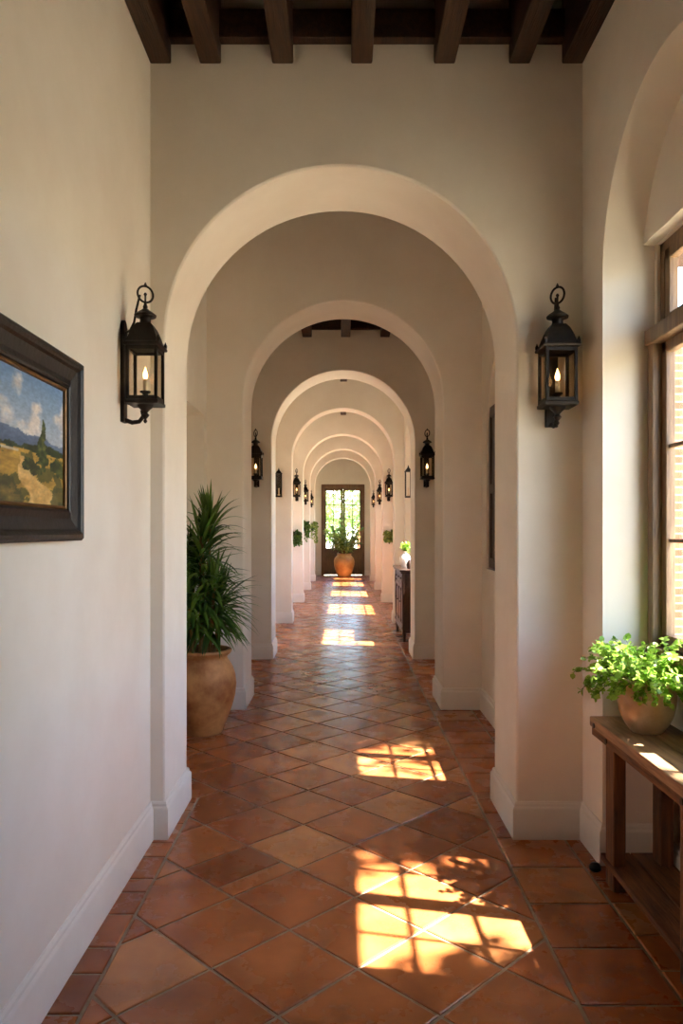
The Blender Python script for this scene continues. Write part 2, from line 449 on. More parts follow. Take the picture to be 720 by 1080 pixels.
pl = [(XL1, -2.9), (XL1, A[0][0]), (A[0][2], A[0][0]), (A[0][2], A[0][1]), (XL, A[0][1]), (XL, AL0), (XL-.55, AL0), (XL-.55, AL1), (XL, AL1)]
for a in A[1:]: pl += [(XL, a[0]), (a[2], a[0]), (a[2], a[1]), (XL, a[1])]
pl += [(XL, YEND), (DX0-.02, YEND)]
baseboard('baseboard_left', pl, -1)
pr = [(XR, -2.9), (XR, 2.28), (1.50, 2.28), (1.50, 3.60), (XR, 3.60), (XR, A[0][0]), (A[0][3], A[0][0]), (A[0][3], A[0][1]), (XR, A[0][1])]
for i, a in enumerate(A[1:]):
    xi = XR4 if i == 2 else XR; xo = XR4 if i == 1 else XR
    pr += [(xi, a[0]), (a[3], a[0]), (a[3], a[1]), (xo, a[1])]
pr += [(XR, YEND), (DX1+.02, YEND)]
baseboard('baseboard_right', pr, 1)

# ------------------------------------------------------------------ windows
def window(name, x, win, leafs=2, cols=2, rows=3, transom=None, fw=.07, proj=.05, up_set=.04):
    """frame stands in the wall at x (room side), in the rectangle win; returns the root"""
    y0, y1, z0, z1 = win
    root = thing_struct(name)
    b = MB()
    zt = transom or z1
    b.bbox(x-proj, x+.05, y0, y0+fw, z0, zt); b.bbox(x-proj, x+.05, y1-fw, y1, z0, zt)
    b.bbox(x-proj-.012, x+.05, y0, y1, z0, z0+fw)
    if transom:
        b.bbox(x-proj-.016, x+.05, y0, y1, zt-.02, zt+fw*.9)
        b.bbox(x+up_set-.03, x+.055, y0, y0+fw*.8, zt, z1); b.bbox(x+up_set-.03, x+.055, y1-fw*.8, y1, zt, z1)
        b.bbox(x+up_set-.03, x+.055, y0, y1, z1-fw*.8, z1)
    else: b.bbox(x-proj, x+.05, y0, y1, z1-fw, z1)
    b.build('window_frame', M['winwood'], root)
    def sash(ya, yb, za, zb, nc, nr, xo):
        s = MB(); st = .05
        s.bbox(xo-.012, xo+.03, ya, ya+st, za, zb, .003); s.bbox(xo-.012, xo+.03, yb-st, yb, za, zb, .003)
        s.bbox(xo-.012, xo+.03, ya, yb, za, za+st*1.2, .003); s.bbox(xo-.012, xo+.03, ya, yb, zb-st, zb, .003)
        for k in range(1, nc):
            yy = ya+st+(yb-ya-2*st)*k/nc; s.bbox(xo, xo+.02, yy-.009, yy+.009, za+st, zb-st, .002)
        for k in range(1, nr):
            zz = za+st*1.2+(zb-za-2.2*st)*k/nr; s.bbox(xo, xo+.02, ya+st, yb-st, zz-.009, zz+.009, .002)
        so = s.build('sash', M['winwood'], root)
        MB().box(xo+.009, xo+.013, ya+.02, yb-.02, za+.02, zb-.02).build('pane', M['glass'], so)
    L_ = (y1-y0-2*fw)/leafs
    for k in range(leafs):
        sash(y0+fw+k*L_, y0+fw+(k+1)*L_, z0+fw, (zt-.02) if transom else z1-fw, cols, rows, x+.005)
        if transom: sash(y0+fw+k*L_, y0+fw+(k+1)*L_, zt+fw*.9, z1-fw*.8, cols, 1, x+.02)
    return root
def thing_struct(name):
    o = bpy.data.objects.new(name, None); COL.objects.link(o); o['kind'] = 'structure'; o.empty_display_size = .1; return o
for i, bay in enumerate(BAYS):
    y0, y1, xi, n0, n1, nt_, nf, xm, xw, lz, win = bay
    if i < 1: window(f'window_{i+1}', 1.505, win, transom=2.50, fw=.058)
    elif i == 1:
        r = window('window_2', 1.50, win, cols=2, rows=3, proj=.02, fw=.04)
    else: window(f'window_{i+1}', 1.47, win, leafs=2, cols=2, rows=4, proj=.02)
# folded wooden shutter in the second bay's niche
sh = thing('window_shutter', 'dark brown wooden window shutter folded in the right wall niche beyond the nearest arch', 'shutter', (0, 0, 0))
b = MB(); X0, X1 = 1.265, 1.31
b.bbox(X0, X1, 6.06, 6.13, 1.285, 2.66); b.bbox(X0, X1, 6.41, 6.48, 1.285, 2.66)
for z0, z1 in ((1.285, 1.37), (1.92, 2.0), (2.57, 2.66)): b.bbox(X0, X1, 6.12, 6.42, z0, z1)
b.build('frame', M['dark_wood'], sh)
MB().box(X0+.012, X1-.008, 6.12, 6.42, 1.36, 2.58).build('panel', M['dark_wood'], sh)
for z in (1.5, 2.0, 2.42):
    MB().lathe([(.008, -.03), (.008, .03)], 10, (1.262, 6.06, z)).build('hinge', M['iron'], sh)

# door at the end of the hall
dr = thing_struct('door_1')
b = MB(); Y0, Y1 = YEND-.03, YEND+.10
b.bbox(DX0-.01, DX0+.09, Y0, Y1, 0, DZ); b.bbox(DX1-.09, DX1+.01, Y0, Y1, 0, DZ); b.bbox(DX0, DX1, Y0, Y1, DZ-.12, DZ+.01)
b.build('door_frame', M['doorwood'], dr)
mid = (DX0+DX1)/2
for a0, a1, s in ((DX0+.09, mid-.003, 1), (mid+.003, DX1-.09, -1)):
    lf = MB(); st = .075 ; Ya, Yb = YEND+.0, YEND+.05
    lf.bbox(a0, a0+st, Ya, Yb, .02, DZ-.12); lf.bbox(a1-st, a1, Ya, Yb, .02, DZ-.12)
    lf.bbox(a0, a1, Ya, Yb, DZ-.22, DZ-.12); lf.bbox(a0, a1, Ya, Yb, .02, .22); lf.bbox(a0, a1, Ya, Yb, .82, .98)
    for k in (1,): lf.bbox((a0+a1)/2-.014, (a0+a1)/2+.014, Ya+.01, Yb-.01, .98, DZ-.22, .003)
    for k in (1, 2, 3):
        zz = .98+(DZ-.22-.98)*k/4; lf.bbox(a0+st, a1-st, Ya+.01, Yb-.01, zz-.014, zz+.014, .003)
    lo = lf.build('door_leaf', M['doorwood'], dr)
    MB().bbox(a0+st, a1-st, Ya+.012, Yb-.012, .2, .84, .004).bbox(a0+st+.05, a1-st-.05, Ya+.004, Yb-.004, .27, .77, .012).build('panel', M['doorwood'], lo)
    MB().box(a0+st-.01, a1-st+.01, Ya+.023, Ya+.027, .97, DZ-.2).build('pane', M['glass'], lo)
    hx = a1-.035 if s > 0 else a0+.035
    MB().lathe([(.012, 0), (.02, .01), (.02, .16), (.012, .17)], 10, (hx, Ya-.008, 1.02)).tube([(hx, Ya-.01, 1.12), (hx, Ya-.05, 1.12), (hx-s*.09, Ya-.055, 1.12)], .008).build('handle', M['iron'], lo)

# ------------------------------------------------------------------ wall lanterns
def make_lantern(label, group):
    r = thing('wall_lantern', label, 'lantern', group=group)
    C = -.115; h = .069                         # body centre (away from the wall), half width
    # back plate with a rounded head
    pts = [(-.032, -.085), (.032, -.085), (.032, .37)] + [(.032*math.cos(a), .37+.05*math.sin(a)) for a in [PI*k/10 for k in range(1, 10)]] + [(-.032, .37)]
    MB().prism(pts, 'y', -.018, .001).build('back_plate', M['iron'], r, bevel=.004)
    b = MB()                                     # brackets: lower scroll, upper stay to the ring
    sc = [(0, -.012, -.07), (0, -.05, -.085), (0, -.085, -.08), (0, -.105, -.055), (0, -.10, -.03), (0, C, -.012)]
    b.tube(sc, .011, 8)
    b.tube([(0, -.012, .02), (0, -.05, .005), (0, C+h, .005)], .009, 8)
    b.build('bracket', M['iron'], r, smooth=60); b = MB()
    b.tube([(0, -.012, .355), (0, -.04, .37), (0, -.06, .41), (0, -.07, .47), (0, -.088, .545)], .006, 8)
    b.tube([(0, -.01, .33), (0, -.04, .325), (0, C+.06, .33)], .010, 8)
    b.build('stay', M['iron'], r, smooth=60)
    # base tray
    b = MB(); q = math.sqrt(2)
    b.lathe([(h*q+.012, 0), (h*q+.016, .006), (h*q+.016, .016), (h*q+.004, .024)], 4, (0, C, 0), rot=PI/4)
    b.build('base', M['iron'], r)
    b = MB()
    b.lathe([(.004, -.088), (.010, -.078), (.005, -.068), (.016, -.055), (.020, -.048), (.010, -.036), (.022, -.022), (.034, -.012), (.040, 0)], 16, (0, C, 0))
    b.build('finial', M['iron'], r, smooth=50)
    # cage: four corner posts and rails
    b = MB(); t = .0075
    for sx in (-1, 1):
        for sy in (-1, 1): b.bbox(sx*h-t, sx*h+t, C+sy*h-t, C+sy*h+t, .02, .285, .002)
        b.box(sx*h-.005, sx*h+.005, C-h, C+h, .02, .038); b.box(sx*h-.005, sx*h+.005, C-h, C+h, .262, .285)
        b.box(-h, h, C+sx*h-.005, C+sx*h+.005, .02, .038); b.box(-h, h, C+sx*h-.005, C+sx*h+.005, .262, .285)
    cg = b.build('cage', M['iron'], r)
    for k, (sx, sy) in enumerate(((-1, 0), (1, 0), (0, -1), (0, 1))):
        g = MB(); e = .0012
        if sx: g.box(sx*h-e, sx*h+e, C-h+.006, C+h-.006, .036, .264)
        else: g.box(-h+.006, h-.006, C+sy*h-e, C+sy*h+e, .036, .264)
        g.build('glass_pane', M['lantern_glass'], cg)
    # bell roof, square in plan
    b = MB()
    b.lathe([(k*q, z) for k, z in ((.062, .276), (.086, .282), (.089, .290), (.086, .297), (.076, .302), (.071, .318), (.064, .340), (.056, .362), (.047, .382), (.037, .396), (.032, .402), (.02, .404))], 4, (0, C, 0), rot=PI/4)
    for sx in (-1, 1):
        for sy in (-1, 1): b.lathe([(.004, .29), (.008, .30), (.009, .312), (.004, .322), (.0015, .330)], 8, (sx*.080, C+sy*.080, 0))
    b.build('roof', M['iron'], r)
    b = MB()
    b.lathe([(.028, .398), (.026, .42), (.030, .430), (.052, .436), (.054, .444), (.040, .456), (.022, .468), (.010, .478), (.012, .486), (.008, .496), (.006, .51)], 20, (0, C, 0))
    b.build('vent_cap', M['iron'], r, smooth=40)
    b = MB()
    b.tube([(-.040*math.cos(a)*.6, C+.040*math.cos(a)*.8, .548+.040*math.sin(a)) for a in [2*PI*k/28 for k in range(28)]], .0055, 8, closed=True)
    b.lathe([(.005, .505), (.005, .54), (.009, .548), (.004, .556)], 8, (0, C, 0)); b.lathe([(.004, .585), (.009, .592), (.005, .6), (.002, .607)], 8, (0, C, 0))
    b.build('hanging_ring', M['iron'], r, smooth=50)
    c = MB().lathe([(.010, .02), (.022, .024), (.012, .036), (.014, .056), (.026, .064), (.026, .070), (.014, .072)], 14, (0, C, 0)).build('socket', M['iron'], r, smooth=40); r = c
    MB().lathe([(.0115, .070), (.0115, .128), (.006, .130)], 12, (0, C, 0)).build('candle', M['candle'], r, smooth=40)
    MB().lathe([(.006, .128), (.011, .138), (.013, .148), (.0105, .162), (.006, .174), (.002, .186), (.001, .190)], 12, (0, C, 0)).build('flame_bulb', M['flame'], r, smooth=80)
    return r.parent
GL = 'black wall lanterns with candle bulbs'
lan = make_lantern('black iron lantern on the nearest arch, right of the opening and beside the big window', GL)
lan.location = (1.085, 3.90, 2.225); lan.scale = (1.03,)*3
place(lan, (XL1, 3.40, 2.17), PI/2, 'black iron lantern on the left wall, beyond the framed landscape painting', GL, .92)
for (x, i, z, s, lab) in ((-1.07, 2, 2.235, 1.04, 'black iron lantern on the third arch, behind the strap-leaved plant on the left'),
                          (1.045, 2, 2.235, 1.04, 'black iron lantern on the third arch, right of the opening, above the dark console'),
                          (-1.02, 4, 2.36, 1.05, 'far black lantern on the fifth arch, left side, above a short trailing plant'),
                          (1.035, 4, 2.36, 1.05, 'far black lantern on the fifth arch, right side, above a small bracket plant'),
                          (-1.0, 5, 2.40, .98, 'small far black lantern on the sixth arch, left side, above a dark trailing vine'),
                          (1.01, 5, 2.40, .98, 'small far black lantern on the sixth arch, right of the opening'),
                          (-.985, 6, 2.42, .8, 'smallest black lantern left of the glazed end door, on the last arch'),
                          (.985, 6, 2.42, .8, 'smallest black lantern right of the glazed end door, on the last arch')):
    place(lan, (x, ARCH[i][0], z), 0, lab, GL, s)

# flat box sconces of the fourth bay
def box_sconce(label):
    r = thing('box_sconce', label, 'sconce', group='narrow box sconces of the fourth bay')
    MB().bbox(-.05, .05, -.012, 0, -.21, .21, .003).build('back_plate', M['iron'], r)
    b = MB()
    for s in (-1, 1):
        for y in (-.092, -.012): b.bbox(s*.045-.007, s*.045+.007, y-.007, y+.007, -.19, .19, .002)
    b.bbox(-.056, .056, -.10, 0, -.215, -.19, .003); b.bbox(-.060, .060, -.105, 0, .185, .20, .003)
    b.lathe([(.07, .2), (.05, .225), (.02, .25), (.012, .27), (.004, .29)], 4, (0, -.05, 0), rot=PI/4)
    b.build('cage', M['iron'], r)
    MB().box(-.04, .04, -.094, -.092, -.19, .19).build('glass_pane', M['lantern_glass'], r)
    MB().lathe([(.02, -.19), (.02, -.17), (.011, -.165), (.011, -.06)], 10, (0, -.05, 0)).build('candle', M['candle'], r)
    return r
s1 = box_sconce('narrow black box sconce at the left edge of the fourth arch'); s1.location = (-1.10, 13.0, 2.40)
s2 = place(s1, (XR4, 11.62, 2.33), -PI/2, 'narrow black box sconce on the bright right wall above the dark console')

# ------------------------------------------------------------------ framed painting on the left wall
def paint(u, v):
    """u 0..1 left to right, v 0..1 bottom to top -> sRGB colour of an oil landscape"""
    def n2(x, y, s):
        from mathutils import noise
        return noise.fractal(Vector((x*s, y*s, 3.7)), 1.0, 2.0, 5)
    def mixc(a, b, t):
        t = max(0, min(1, t)); return tuple(a[i]+(b[i]-a[i])*t for i in range(3))
    c = mixc((186, 196, 204), (108, 146, 186), (v-.5)/.5)
    cl = n2(u*1.3, v, 4.2) + .75*math.exp(-((u-.60)**2/.006 + (v-.90)**2/.008)) + .6*math.exp(-((u-.74)**2/.008 + (v-.77)**2/.004)) + .55*math.exp(-((u-.92)**2/.006 + (v-.73)**2/.004)) + .5*math.exp(-((u-.25)**2/.03+(v-.75)**2/.01))
    c = mixc(c, (236, 226, 214), (cl-.18)*2.2); c = mixc(c, (176, 174, 176), (n2(u, v, 9)-.1)*.8*(1 if cl > .3 else 0))
    m = .49 + .09*(1-abs(u-.40)*1.5) + .03*n2(u, 0, 8)
    if v < m: c = mixc((104, 124, 154), (80, 98, 122), (m-v)*6 + n2(u, v, 14)*.4)
    hl = .47 + .035*n2(u, 1, 10) + .02*math.sin(u*9)
    if v < hl: c = mixc((58, 72, 38), (40, 54, 28), n2(u, v, 22)+.5)
    f = .41 + .02*n2(u, 2, 6)
    if v < f:
        c = mixc((204, 164, 72), (164, 128, 52), n2(u, v*2.5, 10)+.45)
        if n2(u, v*2, 7) > .18: c = mixc(c, (74, 78, 34), .75)
        pc = .63 + (.34-v)*.55 + .03*math.sin(v*22); pw = .02 + (.40-v)*.30
        if v < .36 and abs(u-pc+.02*n2(u, v, 9)) < pw: c = mixc((226, 188, 116), (204, 158, 86), n2(u, v, 16)+.4)
        if v < .2+.05*n2(u, v, 9) and u < .62+.10*n2(v, u, 8)-.25*(v-.1): c = mixc(c, (62, 62, 30), .7+.4*n2(u, v, 14))
        if v < .24+.08*n2(u, v, 9) and u > .90+.08*n2(v, u, 8): c = mixc(c, (58, 62, 28), .7)
    if .385 < v < .405 and .44 < u < .60: c = mixc(c, (206, 206, 200), .7)
    th = (v-.27)/.42                               # the tall tree
    if 0 < th < 1:
        wd = .075*(1-th)**.6*(.75+.5*n2(u, v, 16)) * (1 if th > .12 else .5)
        if abs(u-.80-.006*math.sin(th*9)) < wd: c = mixc((44, 62, 28), (104, 112, 52), n2(u, v, 30)+.3)
    for bu, bv, br in ((.68, .30, .06), (.74, .27, .05), (.93, .33, .06), (.40, .42, .07), (.30, .44, .08), (.97, .28, .05), (.52, .43, .03)):
        if ((u-bu)/br)**2 + ((v-bv)/(br*.9))**2 < 1+.9*n2(u, v, 18): c = mixc((42, 56, 26), (84, 92, 40), n2(u, v, 28)+.3)
    k = 1 + .10*n2(u, v*1.5, 40)
    return tuple(max(0, min(255, q*k)) for q in c)
PY0, PY1, PZ0, PZ1 = 1.62, 2.765, 1.565, 2.215
pic = thing('framed_painting', 'landscape oil painting in a wide dark wooden frame on the left wall', 'painting', (XL1, (PY0+PY1)/2, PZ0))
W2, H_ = (PY1-PY0)/2, PZ1-PZ0
prof = [(0, 0), (0, .038), (.010, .050), (.022, .052), (.032, .046), (.040, .036), (.078, .026), (.092, .030), (.100, .034), (.108, .030), (.112, .018), (.112, 0)]
def frame_ring(prof_):
    b = MB(); rows = []
    for sy, sz in ((-1, 0), (1, 0), (1, 1), (-1, 1)):
        rows.append([b.bm.verts.new((d, sy*(W2-i), (i if sz == 0 else H_-i))) for i, d in prof_])
    for k in range(4):
        A_, B_ = rows[k], rows[(k+1) % 4]
        for j in range(len(prof_)-1): b.face([A_[j], B_[j], B_[j+1], A_[j+1]])
    return b
frame_ring(prof).build('frame', M['frame'], pic, smooth=20)
frame_ring([(.110, .0), (.110, .022), (.115, .025), (.121, .022), (.124, .012)]).build('gilt_slip', M['gold'], pic, smooth=30)
NU, NV = 200, 110
b = MB(); y0, y1, z0, z1 = -(W2-.118), W2-.118, .118, H_-.118
vv = [[b.bm.verts.new((.014, y0+(y1-y0)*i/NU, z0+(z1-z0)*j/NV)) for i in range(NU+1)] for j in range(NV+1)]
for j in range(NV):
    for i in range(NU): b.face([vv[j][i], vv[j][i+1], vv[j+1][i+1], vv[j+1][i]])
m, nt, p = nodes('oil_paint'); at = nt.nodes.new('ShaderNodeVertexColor'); at.layer_name = 'paint'
nt.links.new(at.outputs['Color'], p.inputs['Base Color']); p.inputs['Roughness'].default_value = .55
cv = b.build('canvas', m, pic, smooth=180, recalc=False)
ca = cv.data.color_attributes.new('paint', 'FLOAT_COLOR', 'POINT'); k = 0
for j in range(NV+1):
    for i in range(NU+1):
        c = paint(i/NU, j/NV); ca.data[k].color = (lin(c[0]), lin(c[1]), lin(c[2]), 1); k += 1

# ------------------------------------------------------------------ plants
def strap_leaf(b, base, az, el, length, width, droop, seg=7):
    """an arching strap leaf"""
    p = Vector(base); d = Vector((math.cos(az)*math.cos(el), math.sin(az)*math.cos(el), math.sin(el)))
    side = Vector((-math.sin(az), math.cos(az), 0)); rows = []
    for k in range(seg+1):
        t = k/seg; w = width*(.45+1.6*t if t < .3 else .93 if t < .45 else .93*(1-((t-.45)/.55)**1.6)) * .5
        nrm = side.cross(d).normalized()
        if k == seg: rows.append([b.bm.verts.new(p)])
        else: rows.append([b.bm.verts.new(p - side*w + nrm*w*.35), b.bm.verts.new(p), b.bm.verts.new(p + side*w + nrm*w*.35)])
        p = p + d*(length/seg)
        d = (d + Vector((0, 0, -droop/seg))).normalized()
    for k in range(seg):
        A_, B_ = rows[k], rows[k+1]
        if len(B_) == 1: b.face([A_[0], A_[1], B_[0]]); b.face([A_[1], A_[2], B_[0]])
        else: b.face([A_[0], A_[1], B_[1], B_[0]]); b.face([A_[1], A_[2], B_[2], B_[1]])
def oval_leaf(b, p, d, up, L_, W_, fold=.25):
    """small pointed or round leaf: eight faces about a folded midrib"""
    d = d.normalized(); s = d.cross(up)
    s = s.normalized() if s.length > 1e-4 else d.orthogonal().normalized(); n = s.cross(d)
    mid = [p, p + d*L_*.35 - n*0, p + d*L_*.7 - n*L_*.05, p + d*L_ - n*L_*.14]
    ws = [0, .5, .42, 0]
    M_ = [b.bm.verts.new(q) for q in mid]
    Lf = [b.bm.verts.new(mid[k] + s*W_*ws[k] + n*W_*fold*ws[k]) for k in (1, 2)]
    Rt = [b.bm.verts.new(mid[k] - s*W_*ws[k] + n*W_*fold*ws[k]) for k in (1, 2)]
    b.face([M_[0], Lf[0], M_[1]]); b.face([M_[1], Lf[0], Lf[1], M_[2]]); b.face([M_[2], Lf[1], M_[3]])
    b.face([M_[0], M_[1], Rt[0]]); b.face([M_[1], M_[2], Rt[1], Rt[0]]); b.face([M_[2], M_[3], Rt[1]])
def rvec(r):
    while True:
        v = Vector((r.uniform(-1, 1), r.uniform(-1, 1), r.uniform(-1, 1)))
        if .05 < v.length < 1: return v.normalized()
def pot(name_pot, prof, material, parent, inner, soil_z, soil_r):
    b = MB(); b.lathe(prof + inner, 48, close=True)
    o = b.build(name_pot, material, parent, smooth=50)
    MB().lathe([(soil_r, soil_z-.02), (soil_r, soil_z), (soil_r*.5, soil_z+.006), (.001, soil_z+.008)], 32).build('soil', M['soil'], parent, smooth=60)
    return o

# strap-leaved plant on the left
r = random.Random(11)
dp = thing('potted_plant', 'tall dark green strap-leaved plant in an aged clay urn beside the left wall', 'plant', (-1.125, 5.98, 0))
prof = [(.001, 0), (.165, 0), (.172, .012), (.176, .03), (.205, .10), (.243, .20), (.268, .30), (.276, .38), (.270, .45), (.252, .51), (.226, .555), (.206, .580), (.203, .596), (.212, .612), (.232, .628), (.240, .640), (.240, .652), (.232, .660), (.222, .662)]
o = pot('pot', prof, M['pot'], dp, [(.205, .655), (.188, .62), (.185, .55), (.19, .5)], .60, .196)
st = MB(); fo = MB()
canes = [(.0, .0, .97, .020), (-.06, .05, .78, .017), (.07, -.03, .56, .015), (.03, .07, 1.09, .018), (-.05, -.06, .42, .014), (.09, .05, .46, .013)]
for cx, cy, h, rad in canes:
    lean = Vector((cx*.55, cy*.55, 0))
    pts = [Vector((cx, cy, .59)) + lean*t + Vector((0, 0, h*t)) for t in (0, .25, .5, .75, 1)]
    st.tube(pts, [rad*1.15, rad, rad*.95, rad*.9, rad*.8], 10)
    nl = int(70 + h*45)
    for k in range(nl):
        t = 1 - (k/nl)**1.25*(1-.24/h if h > .3 else .1)
        base = Vector((cx, cy, .59)) + lean*t + Vector((0, 0, h*t))
        top = k/nl
        el = (1.35 - top*1.5) + r.uniform(-.22, .22)
        strap_leaf(fo, base, r.uniform(0, 2*PI), el, r.uniform(.30, .44)*(1 - .15*(top < .1)), r.uniform(.027, .040), r.uniform(.9, 1.9) if top > .12 else r.uniform(.2, .6))
st.build('stem', M['stem'], dp, smooth=60)
fo.build('foliage', M['leaf_dark'], dp, smooth=180, recalc=False)

# rustic console table by the window
TX0, TX1, TY0, TY1, TZ = 1.175, 1.495, 2.42, 3.565, .72
tb = thing('console_table', 'rustic brown wooden console table with a low shelf under the right window', 'table', (0, 0, 0))
b = MB(); b.bbox(TX0, TX0+.165, TY0, TY1, TZ-.045, TZ, .005); b.bbox(TX0+.168, TX1, TY0, TY1, TZ-.045, TZ, .005)
b.build('tabletop', M['tabletop'], tb)
b = MB(); b.bbox(TX0+.008, TX0+.035, TY0+.01, TY1-.008, TZ-.085, TZ-.044, .003); b.bbox(TX1-.035, TX1-.008, TY0+.01, TY1-.008, TZ-.085, TZ-.044, .003)
b.bbox(TX0+.03, TX1-.03, TY1-.035, TY1-.01, TZ-.085, TZ-.044, .003); b.bbox(TX0+.03, TX1-.03, TY0+.01, TY0+.035, TZ-.085, TZ-.044, .003)
b.build('apron', M['table'], tb)
for x0, x1 in ((TX0+.022, TX0+.078), (TX1-.085, TX1-.03)):
    for y0, y1 in ((2.56, 2.66), (3.31, 3.41)):
        MB().bbox(x0, x1, y0, y1, 0, TZ-.044, .005).build('leg', M['tableleg'], tb)
b = MB(); b.bbox(TX0+.015, TX0+.15, 2.50, 3.46, .085, .115, .004); b.bbox(TX0+.154, TX1-.02, 2.50, 3.46, .085, .115, .004)
b.build('shelf', M['table'], tb)
b = MB()
for y in (3.52, 3.36, 2.6): b.lathe([(.012, 0), (.012, .003), (.006, .006)], 10)
b.bm.free()
for (y, z) in ((3.50, TZ-.03), (3.36, TZ-.064), (2.61, TZ-.064)):
    q = MB(); q.tube([(TX0+.008 if z < TZ-.045 else TX0, y, z), (TX0-.003 if z > TZ-.045 else TX0+.004, y, z)], .012, 10); q.build('peg', M['iron'], tb)

# bowl of herbs on the table
hp = thing('herb_pot', 'bright green leafy herb in a round buff pottery bowl on the rustic console table', 'plant', (1.335, 3.29, TZ))
prof = [(.001, 0), (.064, 0), (.070, .006), (.092, .035), (.110, .072), (.121, .118), (.125, .160), (.1245, .195), (.122, .218), (.124, .230), (.122, .238), (.117, .239)]
pot('bowl', prof, M['bowl'], hp, [(.112, .232), (.112, .19), (.108, .15)], .212, .112)
r = random.Random(5); st = MB(); fo = MB()
for s in range(120):
    a = r.uniform(0, 2*PI); q = math.sqrt(r.random()); b0 = Vector((.09*q*math.cos(a), .09*q*math.sin(a), .215))
    out = Vector((math.cos(a), math.sin(a), 0)); ln = r.uniform(.13, .235); el = 1.5 - .75*q - .35*r.random()
    if s < 7: a = PI + r.uniform(-.5, .5); out = Vector((math.cos(a), math.sin(a), 0)); b0 = Vector((-.09, r.uniform(-.05, .05), .225)); el = r.uniform(.2, .5); ln = r.uniform(.15, .21)
    elif s < 20: ln = r.uniform(.11, .16); el = r.uniform(.0, .3); a = r.uniform(PI+.2, 2*PI-.2); out = Vector((math.cos(a), math.sin(a), 0)); b0 = out*.09 + Vector((0, 0, .225))
    pts = []; p = b0.copy(); d = (out*math.cos(el) + Vector((0, 0, math.sin(el)))).normalized()
    N = 6
    for k in range(N+1):
        pts.append(p.copy()); p = p + d*(ln/N); d = (d + Vector((0, 0, -.13 if s >= 20 else -.26)) + rvec(r)*.12).normalized()
        if p.x > .115: p.x = .115
    if any(abs(v.x) > .4 for v in pts): continue
    st.tube(pts, .0016, 5)
    for k in range(2, N+1):
        for c in range(5 if k >= 4 else 3):
            dd = (rvec(r)*.9 + d*.5 + Vector((0, 0, .3))).normalized()
            L_ = r.uniform(.018, .031)
            oval_leaf(fo, pts[k] + rvec(r)*.007, dd, (Vector((0, 0, 1)) + rvec(r)*.6), L_, L_*.95)
st.build('stem', M['green_stem'], hp); fo.build('foliage', M['leaf_lime'], hp, smooth=180, recalc=False)

lp = MB(); lp.lathe([(.001, 0), (.020, .0), (.028, .008), (.027, .022), (.018, .034), (.001, .038)], 14, close=True)  # small dark rounded shape of unknown kind
lp = lp.build('lump', M['iron'], smooth=60, loc=(1.19, 3.53, 0)); tag(lp, 'small dark rounded doorstop on the tiles beside the far leg of the rustic table', 'lump')

# big pot in front of the end door
ep = thing('potted_shrub', 'leafy shrub in a large ochre clay jar in front of the glazed end door', 'plant', (.06, 25.75, 0))
prof = [(.001, 0), (.20, 0), (.21, .02), (.255, .12), (.315, .28), (.352, .44), (.356, .56), (.33, .66), (.27, .735), (.235, .765), (.232, .785), (.255, .80), (.26, .815), (.25, .825), (.235, .825)]
pot('jar', prof, M['pot_end'], ep, [(.21, .81), (.20, .77), (.2, .7)], .77, .205)
r = random.Random(21); st = MB(); fo = MB()
for s in range(34):
    a = r.uniform(0, 2*PI); q = r.random(); b0 = Vector((.10*q*math.cos(a), .10*q*math.sin(a), .77))
    el = 1.5 - .6*q - r.uniform(0, .12); ln = r.uniform(.65, 1.15)*(1.2 - .4*q); p = b0.copy(); pts = []
    d = Vector((math.cos(a)*math.cos(el), math.sin(a)*math.cos(el), math.sin(el)))
    for k in range(9):
        pts.append(p.copy()); p = p + d*(ln/8); d = (d + Vector((0, 0, -.05)) + rvec(r)*.1).normalized()
    st.tube(pts, [.009*(1-.08*k) for k in range(9)], 5)
    for k in range(2, 9):
        for c in range(6):
            dd = (rvec(r) + d*.9 + Vector((0, 0, .1))).normalized(); L_ = r.uniform(.09, .17)
            oval_leaf(fo, pts[k] + d*r.uniform(-.05, .05), dd, Vector((0, 0, 1)) + rvec(r)*.4, L_, L_*.42, .3)
st.build('stem', M['stem'], ep); fo.build('foliage', M['leaf_mid'], ep, smooth=180, recalc=False)

